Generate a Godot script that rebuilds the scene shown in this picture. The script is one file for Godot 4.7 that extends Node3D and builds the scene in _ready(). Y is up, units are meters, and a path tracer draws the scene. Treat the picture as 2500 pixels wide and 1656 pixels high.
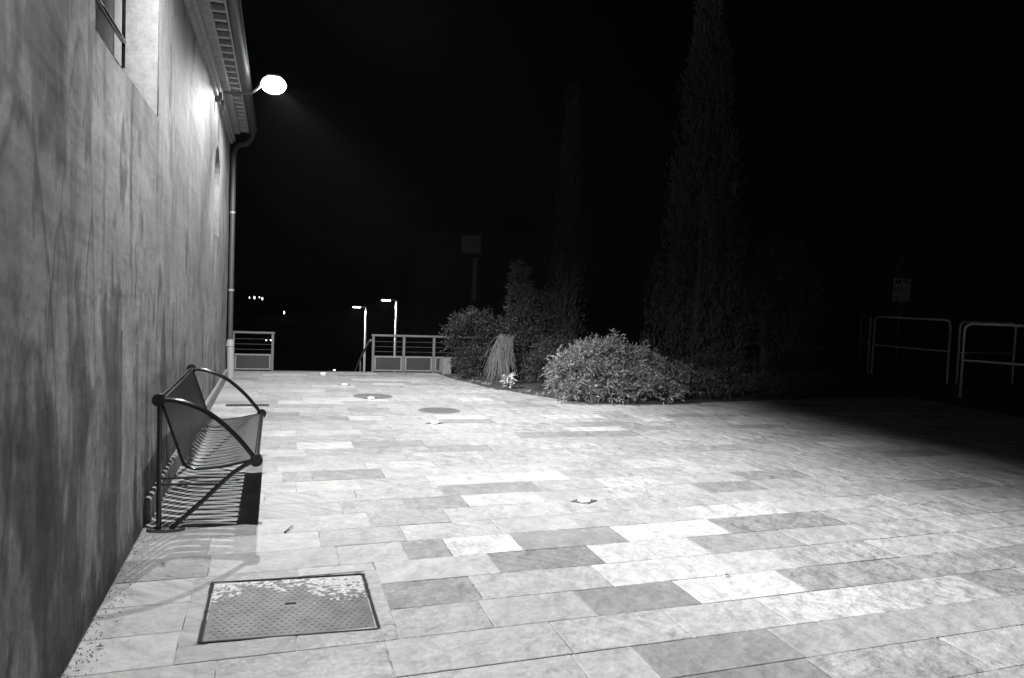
extends Node3D

# ---------------------------------------------------------------- helpers
var rng := RandomNumberGenerator.new()
var M := {}
var used := {}

func grey(a: float) -> Color:
	return Color(a, a, a).linear_to_srgb()

func mat(a: float, rough: float, metal := 0.0) -> StandardMaterial3D:
	var m := StandardMaterial3D.new()
	m.albedo_color = grey(a)
	m.roughness = rough
	m.metallic = metal
	return m

func st_new() -> SurfaceTool:
	var st := SurfaceTool.new()
	st.begin(Mesh.PRIMITIVE_TRIANGLES)
	return st

func numbered(called: String) -> String:
	if not used.has(called):
		used[called] = 0
		return called
	used[called] += 1
	return "%s_%03d" % [called, used[called]]

func tag(o: Node, label: String, category: String, group := "") -> void:
	o.set_meta("label", label)
	o.set_meta("category", category)
	if group:
		o.set_meta("group", group)

func thing(called: String, label: String, category: String, at := Vector3.ZERO, group := "") -> Node3D:
	var o := Node3D.new()
	o.name = numbered(called)
	o.position = at
	add_child(o)
	tag(o, label, category, group)
	return o

func structure(called: String, mesh: Mesh, m: Material) -> MeshInstance3D:
	var o := MeshInstance3D.new()
	o.name = numbered(called)
	o.mesh = mesh
	o.material_override = m
	o.set_meta("kind", "structure")
	add_child(o)
	return o

func part(called: String, mesh: Mesh, m: Material, parent: Node, at := Vector3.ZERO) -> MeshInstance3D:
	var o := MeshInstance3D.new()
	o.name = called
	o.mesh = mesh
	o.material_override = m
	o.position = at
	parent.add_child(o, true)
	return o

func done(st: SurfaceTool) -> ArrayMesh:
	st.generate_normals()
	return st.commit()

func quad(st: SurfaceTool, a: Vector3, b: Vector3, c: Vector3, d: Vector3) -> void:
	for v in [a, b, c, a, c, d]:
		st.add_vertex(v)

func box(st: SurfaceTool, lo: Vector3, hi: Vector3) -> void:
	st.set_smooth_group(-1)
	var p := []
	for i in 8:
		p.append(Vector3(hi.x if i & 1 else lo.x, hi.y if i & 2 else lo.y, hi.z if i & 4 else lo.z))
	for f in [[0, 1, 3, 2], [5, 4, 6, 7], [4, 0, 2, 6], [1, 5, 7, 3], [2, 3, 7, 6], [4, 5, 1, 0]]:
		quad(st, p[f[3]], p[f[2]], p[f[1]], p[f[0]])

func bevel_box(st: SurfaceTool, lo: Vector3, hi: Vector3, b: float) -> void:
	# a box whose twelve edges are chamfered
	st.set_smooth_group(-1)
	var c := (lo + hi) / 2.0
	var h := (hi - lo) / 2.0
	var g := func(s: Vector3, k: int) -> Vector3:
		var q := h - Vector3(b, b, b)
		q[k] = h[k]
		return c + s * q
	for k in 3:
		var i := (k + 1) % 3
		var j := (k + 2) % 3
		for s in [-1.0, 1.0]:
			var f := []
			for e in [[-1, -1], [1, -1], [1, 1], [-1, 1]]:
				var v := Vector3.ZERO
				v[k] = s
				v[i] = e[0]
				v[j] = e[1]
				f.append(g.call(v, k))
			if s > 0:
				f.reverse()
			quad(st, f[0], f[1], f[2], f[3])
		for si in [-1.0, 1.0]:
			for sj in [-1.0, 1.0]:
				var f := []
				for e in [[i, -1], [i, 1], [j, 1], [j, -1]]:
					var v := Vector3.ZERO
					v[i] = si
					v[j] = sj
					v[k] = e[1]
					f.append(g.call(v, e[0]))
				if si * sj < 0:
					f.reverse()
				quad(st, f[0], f[1], f[2], f[3])
	for s in 8:
		var v := Vector3(1 if s & 1 else -1, 1 if s & 2 else -1, 1 if s & 4 else -1)
		var a: Vector3 = g.call(v, 0)
		var d: Vector3 = g.call(v, 1)
		var e: Vector3 = g.call(v, 2)
		if v.x * v.y * v.z > 0:
			for q in [a, e, d]:
				st.add_vertex(q)
		else:
			for q in [a, d, e]:
				st.add_vertex(q)

func tube(st: SurfaceTool, pts: Array, r0: float, r1 := -1.0, sides := 10, caps := true) -> void:
	if r1 < 0:
		r1 = r0
	st.set_smooth_group(1)
	var rings := []
	var up := Vector3.ZERO
	for i in pts.size():
		var t: Vector3 = (pts[mini(i + 1, pts.size() - 1)] - pts[maxi(i - 1, 0)]).normalized()
		if i == 0:
			up = t.cross(Vector3(0.31, 0.2, 0.93)).normalized()
			if up.length() < 0.1:
				up = t.cross(Vector3.RIGHT).normalized()
		up = (up - t * up.dot(t)).normalized()
		var side := t.cross(up)
		var r := lerpf(r0, r1, float(i) / maxf(1.0, pts.size() - 1.0))
		var ring := []
		for k in sides:
			var a := TAU * k / sides
			ring.append(pts[i] + (up * cos(a) + side * sin(a)) * r)
		rings.append(ring)
	for i in pts.size() - 1:
		for k in sides:
			var n := (k + 1) % sides
			quad(st, rings[i][k], rings[i + 1][k], rings[i + 1][n], rings[i][n])
	if caps:
		st.set_smooth_group(-1)
		for e in [0, pts.size() - 1]:
			for k in range(1, sides - 1):
				var t := [rings[e][0], rings[e][k], rings[e][k + 1]]
				if e > 0:
					t.reverse()
				for v in t:
					st.add_vertex(v)

func curve(pts: Array, n := 8) -> Array:
	# Catmull-Rom through the points
	var out := []
	for i in pts.size() - 1:
		var a: Vector3 = pts[maxi(i - 1, 0)]
		var b: Vector3 = pts[i]
		var c: Vector3 = pts[i + 1]
		var d: Vector3 = pts[mini(i + 2, pts.size() - 1)]
		for k in n:
			out.append(b.cubic_interpolate(c, a, d, float(k) / n))
	out.append(pts[-1])
	return out

func ellipsoid(st: SurfaceTool, c: Vector3, r: Vector3, rows := 8, cols := 16, from := 0.0, to := PI) -> void:
	st.set_smooth_group(1)
	var p := func(i: int, k: int) -> Vector3:
		var a := lerpf(from, to, float(i) / rows)
		var b := TAU * (k % cols) / cols
		return c + Vector3(r.x * sin(a) * cos(b), r.y * cos(a), r.z * sin(a) * sin(b))
	for i in rows:
		for k in cols:
			quad(st, p.call(i, k), p.call(i, k + 1), p.call(i + 1, k + 1), p.call(i + 1, k))

func leaf(st: SurfaceTool, p: Vector3, d: Vector3, side: Vector3, l: float, w: float, droop := 0.15) -> void:
	# a folded blade of four faces, pointed at both ends
	var s := (side - d * side.dot(d)).normalized() * w * 0.5
	var n := d.cross(s).normalized()
	var m := p + d * l * 0.45 + n * l * 0.04
	var tip := p + d * l + Vector3(0, -l * droop, 0)
	var a := m + s - n * w * 0.18
	var b := m - s - n * w * 0.18
	for v in [p, a, m, p, m, b, a, tip, m, m, tip, b]:
		st.add_vertex(v)

func rand_dir() -> Vector3:
	var z := rng.randf_range(-1, 1)
	var a := rng.randf() * TAU
	return Vector3(sqrt(1 - z * z) * cos(a), z, sqrt(1 - z * z) * sin(a))

func clump(st: SurfaceTool, c: Vector3, r: Vector3, n: int, l: float, w: float, rise := 0.4, shell := 0.28) -> void:
	# leaves spread through an ellipsoid, mostly near its skin, on short twigs of five
	st.set_smooth_group(-1)
	for i in n / 5:
		var u := rand_dir()
		if u.y < -0.55:
			u.y = -u.y
		var p := c + u * r * (1.0 - shell * pow(rng.randf(), 1.4)) * (0.9 + 0.2 * sin(u.x * 9.0 + c.x * 7.0) * sin(u.y * 8.0 + u.z * 6.0))
		var axis := (u * 0.9 + rand_dir() * 0.7 + Vector3(0, rise, 0)).normalized()
		for k in 5:
			var d := (axis + rand_dir() * 0.75).normalized()
			leaf(st, p + axis * l * 0.35 * k + rand_dir() * l * 0.15, d, rand_dir(), l * rng.randf_range(0.6, 1.15), w * rng.randf_range(0.7, 1.2))

func noise(seed_: int, freq: float, oct := 4) -> FastNoiseLite:
	var n := FastNoiseLite.new()
	n.seed = seed_
	n.frequency = freq
	n.fractal_octaves = oct
	n.noise_type = FastNoiseLite.TYPE_SIMPLEX_SMOOTH
	return n

func normal_noise(seed_: int, freq: float, strength: float, size := 512) -> NoiseTexture2D:
	var t := NoiseTexture2D.new()
	t.width = size
	t.height = size
	t.seamless = true
	t.as_normal_map = true
	t.bump_strength = strength
	t.noise = noise(seed_, freq, 5)
	return t

func shade_image(w: int, h: int, f: Callable) -> ImageTexture:
	# f(x, y) gives a linear value; stored as sRGB bytes
	var data := PackedByteArray()
	data.resize(w * h)
	for y in h:
		for x in w:
			var v: float = clampf(f.call(x, y), 0.0, 1.0)
			data[y * w + x] = int(255.0 * (1.055 * pow(v, 1.0 / 2.4) - 0.055) if v > 0.0031 else 255.0 * 12.92 * v)
	return ImageTexture.create_from_image(Image.create_from_data(w, h, false, Image.FORMAT_L8, data))

const WALL_X := -0.86
const WALL_END := -15.75

# ---------------------------------------------------------------- scene
func _ready() -> void:
	rng.seed = 20
	var cam := Camera3D.new()
	cam.name = "camera"
	cam.position = Vector3(0, 1.7, 0)
	cam.rotation = Vector3(-0.0527, -0.2836, 0.038)
	cam.fov = 45.27
	cam.near = 0.05
	cam.far = 1500.0
	add_child(cam)

	var env := Environment.new()
	env.background_mode = Environment.BG_SKY
	var sky := Sky.new()
	var sm := ProceduralSkyMaterial.new()
	sm.sky_top_color = Color(0.5, 0.5, 0.5)
	sm.sky_horizon_color = Color(0.5, 0.5, 0.5)
	sm.ground_bottom_color = Color(0.1, 0.1, 0.1)
	sm.ground_horizon_color = Color(0.5, 0.5, 0.5)
	sky.sky_material = sm
	env.sky = sky
	env.background_energy_multiplier = 0.0016
	env.tonemap_mode = Environment.TONE_MAPPER_LINEAR
	env.tonemap_exposure = 1.0
	env.fog_enabled = true
	env.fog_density = 0.0001
	env.fog_light_color = Color(0.9, 0.9, 0.9)
	env.sdfgi_enabled = true
	env.ssao_enabled = true
	env.ssil_enabled = true
	var we := WorldEnvironment.new()
	we.name = "environment"
	we.environment = env
	add_child(we)

	make_materials()
	build_ground()
	build_building()
	build_terrace_end()
	build_lamps()
	build_bench()
	build_plants()
	build_street()
	build_far()

func make_materials() -> void:
	var n1 := noise(3, 0.012, 4)
	var n2 := noise(4, 0.06, 4)
	var n3 := noise(5, 0.35, 2)
	var n4 := noise(6, 0.02, 3)
	n4.domain_warp_enabled = true
	n4.domain_warp_amplitude = 24.0
	# natural cleft stone: clouds, lamination streaks, grain
	var stone := shade_image(768, 768, func(x: int, y: int) -> float:
		var a := TAU * x / 768.0
		var xx := 768.0 / TAU * cos(a)
		var zz := 768.0 / TAU * sin(a)
		var cloud := n1.get_noise_3d(xx, zz, y)
		var mott := n2.get_noise_3d(xx, zz, y)
		var grain := n3.get_noise_2d(x, y)
		var vein := absf(n4.get_noise_3d(xx * 0.7, zz * 0.7, y * 2.6))
		var v := 0.80 + 0.26 * cloud + 0.22 * mott + 0.12 * grain
		if vein < 0.035:
			v -= 0.10 * (1.0 - vein / 0.035)
		return v)
	var warp := noise(7, 0.008, 3)
	warp.domain_warp_enabled = true
	warp.domain_warp_amplitude = 60.0
	warp.domain_warp_frequency = 0.01
	var brush := noise(8, 0.03, 4)
	var faces := [
		func(x: int, y: int) -> float: return 0.82 + 0.16 * n1.get_noise_2d(x, y) + 0.13 * n2.get_noise_2d(x, y) + 0.10 * n3.get_noise_2d(x, y),
		func(x: int, y: int) -> float:
			var f := n2.get_noise_2d(x * 1.3, y * 1.3)
			return 0.75 + 0.24 * n1.get_noise_2d(x, y) + 0.10 * n3.get_noise_2d(x, y) + (0.16 * clampf((f - 0.12) * 5.0, 0.0, 1.0)),
		func(x: int, y: int) -> float:
			var f := warp.get_noise_2d(x, y * 1.8) * 3.2
			var k := f - floorf(f)
			return 0.78 + 0.16 * (floorf(f) * 0.5 - floorf(floorf(f) * 0.5) - 0.25) + 0.09 * smoothstep(0.0, 0.25, k) - 0.05 + 0.10 * n2.get_noise_2d(x, y) + 0.08 * n3.get_noise_2d(x, y) + 0.10 * n1.get_noise_2d(x, y),
		func(x: int, y: int) -> float:
			var u := x * 0.82 + y * 0.57
			var v := y * 0.82 - x * 0.57
			return 0.79 + 0.22 * brush.get_noise_2d(u * 0.28, v * 1.5) + 0.12 * n1.get_noise_2d(x, y) + 0.10 * n3.get_noise_2d(x, y),
	]
	M.slabs = []
	var relief := normal_noise(11, 0.02, 6.0)
	for i in 4:
		var m := mat(1.0, [0.66, 0.74, 0.70, 0.74][i])
		m.albedo_texture = shade_image(640, 640, faces[i])
		m.vertex_color_use_as_albedo = true
		m.normal_enabled = true
		m.normal_texture = relief
		m.normal_scale = [0.6, 1.0, 0.8, 0.95][i]
		M.slabs.append(m)
	# joints: pale sand in some stretches, dark dirt in others
	var fill := noise(9, 0.02, 3)
	var j := mat(1.0, 0.95)
	j.albedo_texture = shade_image(512, 512, func(x: int, y: int) -> float: return 0.36 + 0.05 * n3.get_noise_2d(x, y) - 0.26 * smoothstep(0.0, 0.25, fill.get_noise_2d(x, y)))
	j.uv1_triplanar = true
	j.uv1_world_triplanar = true
	j.uv1_scale = Vector3(0.45, 0.45, 0.45)
	M.joint = j
	M.soil = mat(0.05, 0.95)
	M.soil.albedo_texture = stone
	M.soil.uv1_triplanar = true
	M.soil.uv1_world_triplanar = true
	M.asphalt = mat(0.05, 0.9)
	M.terrain = mat(0.04, 1.0)
	M.iron = mat(0.012, 0.2)
	M.iron.metallic_specular = 0.6
	M.slat = mat(0.02, 0.36)
	M.slat.metallic_specular = 0.5
	M.cast = mat(0.07, 0.55)
	M.dusty_iron = mat(0.17, 0.7)
	M.undergrowth = mat(0.055, 0.6)
	M.barrier = mat(0.8, 0.45)
	M.steel = mat(0.22, 0.42, 0.3)
	M.rail = mat(0.12, 0.5, 0.2)
	M.panel = mat(0.03, 0.35)
	M.gap = mat(0.01, 0.9)
	M.black = mat(0.004, 1.0)
	M.black.metallic_specular = 0.0
	M.tree = mat(0.045, 0.75)
	M.tree.backlight_enabled = true
	M.tree.backlight = grey(0.03)
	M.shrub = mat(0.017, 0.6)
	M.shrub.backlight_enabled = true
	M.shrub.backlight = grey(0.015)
	M.bush = mat(0.17, 0.45)
	M.bush.backlight_enabled = true
	M.bush.backlight = grey(0.08)
	M.pale_leaf = mat(0.42, 0.7)
	M.grass = mat(0.2, 0.6)
	M.weed = mat(0.2, 0.6)
	M.bark = mat(0.06, 0.95)
	M.concrete = mat(0.2, 0.9)
	M.concrete.albedo_texture = stone
	M.concrete.uv1_triplanar = true
	M.concrete.uv1_world_triplanar = true
	M.white_paint = mat(0.62, 0.5)
	M.galv = mat(0.3, 0.45, 0.3)
	M.copper = mat(0.06, 0.55, 0.2)
	M.sleeve = mat(0.3, 0.6)
	M.timber = mat(0.36, 0.8)
	M.soffit = mat(0.12, 0.9)
	M.shutter = mat(0.2, 0.8)
	M.shutter.albedo_texture = stone
	M.shutter.uv1_triplanar = true
	M.shutter.uv1_world_triplanar = true
	M.tile = mat(0.26, 0.85)
	M.tile.normal_enabled = true
	M.tile.normal_texture = normal_noise(31, 0.04, 4.0, 256)
	M.tile.uv1_triplanar = true
	M.moulding = mat(0.34, 0.85)
	M.moulding.albedo_texture = stone
	M.moulding.uv1_triplanar = true
	M.moulding.uv1_world_triplanar = true
	M.moulding.uv1_scale = Vector3(0.8, 0.8, 0.8)
	for g in [["lens", 14.0], ["led", 12.0], ["ground_lens", 6.0], ["far_light", 4.0]]:
		var e := mat(0.8, 0.4)
		e.emission_enabled = true
		e.emission = Color(1, 1, 1)
		e.emission_energy_multiplier = g[1]
		M[g[0]] = e

# ---------------------------------------------------------------- ground
func skew(z: float) -> float:
	return 0.08 * clampf((12.0 + z) / 6.0, 0.0, 1.0)

func row_z(z: float, x: float) -> float:
	return z - skew(z) * x

var bed_line := PackedVector2Array([Vector2(3.3, -17.2), Vector2(3.4, -16.2), Vector2(3.75, -14.6), Vector2(4.3, -13.4), Vector2(4.75, -12.55), Vector2(5.3, -12.2), Vector2(6.2, -12.15), Vector2(6.9, -12.4), Vector2(9.7, -12.95), Vector2(12.0, -13.2), Vector2(12.6, -14.5), Vector2(12.8, -17.2)])

var uv_at := Vector2.ZERO
var uv_turn := 0.0
var uv_mid := Vector3.ZERO

func sv(st: SurfaceTool, ps: Array) -> void:
	for p in ps:
		st.set_uv((uv_at + Vector2(p.x - uv_mid.x, p.z - uv_mid.z).rotated(uv_turn)) / 2.4)
		st.add_vertex(p)

func slab_mesh(x0: float, x1: float, z0: float, z1: float, tone: float, lift: float) -> ArrayMesh:
	# z0 is nearer; corners follow the rows' slant
	var st := st_new()
	add_slab(st, x0, x1, z0, z1, tone, lift)
	return done(st)

func add_slab(st: SurfaceTool, x0: float, x1: float, z0: float, z1: float, tone: float, lift: float) -> void:
	st.set_smooth_group(-1)
	st.set_color(Color(tone, tone, tone))
	var g := 0.0022
	var c := []
	for e in [[x0 + g, z0 - g], [x1 - g, z0 - g], [x1 - g, z1 + g], [x0 + g, z1 + g]]:
		c.append(Vector3(e[0] + rng.randf_range(-0.0015, 0.0015), 0, row_z(e[1], e[0]) + rng.randf_range(-0.0015, 0.0015)))
	var mid: Vector3 = (c[0] + c[1] + c[2] + c[3]) / 4.0
	var tilt := Vector2(rng.randf_range(-0.003, 0.003), rng.randf_range(-0.003, 0.003))
	var top := []
	var rim := []
	var low := []
	for p in c:
		var y: float = lift + (p.x - mid.x) * tilt.x + (p.z - mid.z) * tilt.y
		var inn: Vector3 = p + (mid - p).normalized() * 0.008
		top.append(Vector3(inn.x, y, inn.z))
		rim.append(Vector3(p.x, y - 0.002, p.z))
		low.append(Vector3(p.x, -0.015, p.z))
	uv_mid = mid
	uv_at = Vector2(rng.randf_range(0.62, 1.78), rng.randf_range(0.62, 1.78))
	uv_turn = rng.randf_range(-0.25, 0.25) + PI * float(rng.randi() % 2)
	sv(st, [top[3], top[2], top[1], top[3], top[1], top[0]])
	for i in 4:
		var n := (i + 1) % 4
		sv(st, [rim[i], top[i], top[n], rim[i], top[n], rim[n], low[i], rim[i], rim[n], low[i], rim[n], low[n]])

func build_ground() -> void:
	var st := st_new()
	box(st, Vector3(-700, -5.0, -1000), Vector3(700, -4.0, 300))
	structure("terrain", done(st), M.terrain)
	st = st_new()
	box(st, Vector3(12.0, -4.0, -24.0), Vector3(60.0, -0.02, 12.0))
	box(st, Vector3(-0.85, -4.0, 4.0), Vector3(12.0, -0.02, 12.0))
	structure("street", done(st), M.asphalt)

	var plaza := Node3D.new()
	plaza.name = "plaza"
	plaza.set_meta("kind", "structure")
	add_child(plaza)
	st = st_new()
	box(st, Vector3(-0.85, -4.0, -17.12), Vector3(12.0, -0.0045, 4.0))
	part("joint_bed", done(st), M.joint, plaza)

	var fixed := {
		-2.73: [[1.75, 2.5, 0.27]], -3.1: [[1.72, 2.52, 0.29]],
		-3.84: [[1.7, 2.36, 0.28], [2.36, 3.12, 0.64]],
		-4.22: [[0.62, 1.15, 0.31], [1.15, 1.97, 0.44], [1.97, 2.7, 0.60]],
		-4.61: [[0.62, 1.37, 0.47], [1.37, 2.09, 0.27], [2.09, 2.9, 0.59], [2.9, 3.7, 0.36]],
		-4.99: [[0.85, 1.14, 0.30], [1.14, 1.64, 0.62], [1.64, 2.44, 0.31], [2.44, 3.3, 0.62], [3.3, 4.4, 0.29]],
		-5.38: [[0.9, 1.6, 0.48], [3.3, 4.1, 0.59]],
		-6.15: [[1.04, 1.53, 0.32], [1.53, 2.2, 0.50], [3.78, 4.45, 0.29]],
		-6.53: [[1.75, 2.3, 0.30]],
		-5.76: [[-0.1, 0.7, 0.46], [0.7, 1.3, 0.36], [2.3, 2.8, 0.38]],
		-6.92: [[0.2, 0.75, 0.47], [2.7, 3.3, 0.38]], -7.3: [[0.35, 1.0, 0.30]],
	}
	var rows := [-1.6, -1.98, -2.36, -2.73, -3.1, -3.45, -3.84, -4.22, -4.61, -4.99, -5.38, -5.76, -6.15, -6.53, -6.92, -7.3]
	while rows[-1] > -17.4:
		rows.append(rows[-1] - rng.randf_range(0.30, 0.42))
	var slabs := []
	for i in rows.size() - 1:
		var z0: float = rows[i]
		var z1: float = rows[i + 1]
		var here: Array = fixed.get(z0, [])
		var taken: Array = here.duplicate(true)
		if z0 <= -3.84 and z0 > -4.9:
			taken.append([-0.41, 0.62, -1.0])
		taken.sort_custom(func(a, b): return a[0] < b[0])
		var x := -0.85
		var stop := 12.0
		var next := 0
		while x < stop - 0.02:
			var w := rng.randf_range(0.42, 0.95)
			var tone := 0.43 + rng.randf_range(-0.05, 0.05)
			var r := rng.randf()
			if r < 0.11:
				tone = rng.randf_range(0.29, 0.35)
			elif r > 0.86:
				tone = rng.randf_range(0.5, 0.58)
			var limit: float = taken[next][0] if next < taken.size() else stop
			if x >= limit - 0.001:
				var f: Array = taken[next]
				next += 1
				if f[2] > 0:
					slabs.append([x, f[1], z0, z1, f[2]])
				x = f[1]
				continue
			var e := x + w
			if limit - e < 0.25:
				e = limit if limit - x < 1.05 else (x + limit) / 2.0
			slabs.append([x, e, z0, z1, tone])
			x = e
	# the strips that frame the square steel lid
	for s in [[-0.41, 0.13, -3.84, -4.025, 0.38], [0.13, 0.62, -3.84, -4.025, 0.44], [-0.41, 0.16, -4.855, -4.99, 0.42], [0.16, 0.62, -4.855, -4.99, 0.46], [-0.41, -0.325, -4.025, -4.855, 0.41], [0.545, 0.62, -4.025, -4.855, 0.43]]:
		slabs.append(s)
	var keep := []
	for s in slabs:
		var c := Vector2((s[0] + s[1]) / 2, row_z((s[2] + s[3]) / 2, (s[0] + s[1]) / 2))
		if c.y < -17.1:
			continue
		if Geometry2D.is_point_in_polygon(c, bed_line):
			continue
		var far := c.length()
		# what lies left or right of the view shows least
		var ang := atan2(c.x, -c.y) - 0.2836
		if absf(ang) > 0.62 or c.y > -2.2:
			far += 60.0
		keep.append([far, s])
	keep.sort_custom(func(a, b): return a[0] < b[0])
	var rest := [st_new(), st_new(), st_new(), st_new()]
	for i in keep.size():
		var s: Array = keep[i][1]
		var lift := rng.randf_range(-0.0012, 0.0012)
		if i < 300:
			part("paving_slab", slab_mesh(s[0], s[1], s[2], s[3], s[4], lift), M.slabs[(i * 7 + i / 3) % 4 if s[4] > 0.24 else 0], plaza)
		else:
			add_slab(rest[i % 4], s[0], s[1], s[2], s[3], s[4], lift)
	# past the 300 nearest the slabs are joined, one surface for each kind of stone
	var joined := ArrayMesh.new()
	for i in 4:
		rest[i].generate_normals()
		rest[i].set_material(M.slabs[i])
		joined = rest[i].commit(joined)
	var o := part("distant_paving", joined, null, plaza)
	o.set_meta("kind", "stuff")

	# planting bed
	st = st_new()
	st.set_smooth_group(-1)
	var tri := Geometry2D.triangulate_polygon(bed_line)
	for i in range(0, tri.size(), 3):
		var t := [bed_line[tri[i]], bed_line[tri[i + 1]], bed_line[tri[i + 2]]]
		for p in t:
			st.add_vertex(Vector3(p.x, 0.035, p.y))
	for i in bed_line.size():
		var a := bed_line[i]
		var b := bed_line[(i + 1) % bed_line.size()]
		quad(st, Vector3(a.x, -0.02, a.y), Vector3(a.x, 0.035, a.y), Vector3(b.x, 0.035, b.y), Vector3(b.x, -0.02, b.y))
	structure("planting_bed", done(st), M.soil)

	build_lid()
	build_litter()
	build_drains()
	build_uplights()

func build_lid() -> void:
	var c := Vector3(0.11, 0.0, -4.44)
	var hx := 0.425
	var hz := 0.41
	var t := thing("access_cover", "square steel tread plate cover set in the paving near the wall", "access cover", c)
	var st := st_new()
	for s in [-1.0, 1.0]:
		box(st, Vector3(s * hx - 0.008, -0.02, -hz), Vector3(s * hx + 0.008, 0.001, hz))
		box(st, Vector3(-hx + 0.008, -0.02, s * hz - 0.008), Vector3(hx - 0.008, 0.001, s * hz + 0.008))
	part("frame", done(st), M.gap, t)
	# worn plate with pale cement smears left on its far half
	var a := noise(41, 0.016, 3)
	var b := noise(42, 0.045, 2)
	var d := noise(43, 0.4, 2)
	var tex := shade_image(400, 400, func(x: int, y: int) -> float:
		var u: float = x / 400.0
		var v: float = y / 400.0
		var smear := 0.5 + 0.5 * a.get_noise_2d(x, y) + 0.55 * b.get_noise_2d(x, y)
		var edge: float = maxf(1.25 * u - 0.35 + 0.15 * sin(u * 9.0), 0.62 - 2.2 * u)
		var reach: float = 0.62 * clampf(edge, 0.0, 0.75) - 0.02
		var val := 0.06 + 0.02 * d.get_noise_2d(x, y) + 0.05 * a.get_noise_2d(x * 0.6, y * 0.6 + 90.0)
		val = lerpf(val, 0.38 + 0.2 * b.get_noise_2d(x * 2.0, y * 2.0), smoothstep(0.46, 0.66, smear - 1.5 * (v - reach * 0.75)))
		return val)
	var m := mat(1.0, 0.58)
	m.albedo_texture = tex
	m.metallic = 0.1
	st = st_new()
	st.set_smooth_group(-1)
	var x0 := -hx + 0.014
	var z0 := -hz + 0.014
	var q := [Vector3(x0, -0.004, z0), Vector3(-x0, -0.004, z0), Vector3(-x0, -0.004, -z0), Vector3(x0, -0.004, -z0)]
	var uv := [Vector2(0, 0), Vector2(1, 0), Vector2(1, 1), Vector2(0, 1)]
	for i in [0, 1, 2, 0, 2, 3]:
		st.set_uv(uv[i])
		st.add_vertex(q[i])
	part("plate", done(st), m, t)
	# raised tread: short lozenges in alternating directions
	st = st_new()
	st.set_smooth_group(-1)
	var n := 21
	for i in n:
		for k in n:
			var p := Vector3(lerpf(x0 + 0.02, -x0 - 0.02, (i + 0.25 + 0.5 * (k % 2)) / n), 0, lerpf(z0 + 0.02, -z0 - 0.02, (k + 0.5) / n))
			if absf(p.x) < 0.035 and absf(p.z + 0.02) < 0.03:
				continue
			var ax := Vector3(1, 0, 0.5 if (i + k) % 2 else -0.5).normalized() * 0.0135
			var cr := Vector3(-ax.z, 0, ax.x) * 0.42
			var h := Vector3(0, 0.003, 0)
			var base := Vector3(0, -0.004, 0)
			var v := [p + ax + base, p + cr + base, p - ax + base, p - cr + base]
			var e := (p - Vector3(x0, 0, z0)) / (-2.0 * x0)
			st.set_uv(Vector2(e.x, e.z))
			for s in 4:
				for w in [v[s], p + base + h, v[(s + 1) % 4]]:
					st.add_vertex(w)
	var o := part("tread_pattern", done(st), m, t)
	o.set_meta("kind", "stuff")
	st = st_new()
	box(st, Vector3(-0.03, -0.006, -0.03), Vector3(0.03, -0.0015, -0.008))
	part("lifting_slot", done(st), M.gap, t)

func build_litter() -> void:
	var t := thing("twig", "short dark bent twig lying on the paving in front of the bench", "twig", Vector3(0.12, 0.004, -5.83))
	var st := st_new()
	tube(st, curve([Vector3(-0.03, 0.002, 0.07), Vector3(-0.005, 0.006, 0.02), Vector3(0.012, 0.012, -0.02), Vector3(0.03, 0.004, -0.07)], 4), 0.0055, 0.003, 6)
	part("stick", done(st), M.bark, t)
	st = st_new()
	st.set_smooth_group(-1)
	for i in 700:
		var z := -2.6 - 3.4 * pow(rng.randf(), 1.2)
		var c := Vector3(WALL_X + 0.005 + 0.15 * pow(rng.randf(), 2.2), 0.002, z)
		var r := rng.randf_range(0.002, 0.0065)
		var v := [Vector3(r, 0, 0), Vector3(-r * 0.4, 0, r * 0.9), Vector3(-r * 0.6, 0, -r * 0.7)]
		var b := Basis(Vector3.UP, rng.randf() * TAU)
		var top := c + Vector3(rng.randf_range(-0.3, 0.3) * r, r * rng.randf_range(0.5, 1.0), 0)
		for k in 3:
			for q in [c + b * v[k], c + b * v[(k + 1) % 3], top]:
				st.add_vertex(q)
	var grit := MeshInstance3D.new()
	grit.name = "grit"
	grit.mesh = done(st)
	grit.material_override = M.concrete
	tag(grit, "dark grit and crumbs gathered along the foot of the wall", "grit")
	grit.set_meta("kind", "stuff")
	add_child(grit)
	for e in [[Vector3(-0.62, 0.004, -5.2), "small dry leaf on the paving between the bench and the steel cover"], [Vector3(0.0, 0.004, -3.42), "small dry leaf on the paving in front of the steel cover"], [Vector3(2.75, 0.004, -4.42), "small dark leaf lying on the whitest slab at right"], [Vector3(-0.75, 0.004, -4.05), "small dry leaf by the foot of the wall, left of the steel cover"]]:
		t = thing("fallen_leaf", e[1], "leaf", e[0], "dry leaves on the paving")
		st = st_new()
		st.set_smooth_group(-1)
		leaf(st, Vector3(-0.02, 0.004, 0), Vector3(1, 0.12, rng.randf_range(-0.4, 0.4)).normalized(), Vector3(0, 0, 1), 0.045, 0.022, 0.1)
		part("blade", done(st), M.bark, t)

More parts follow.
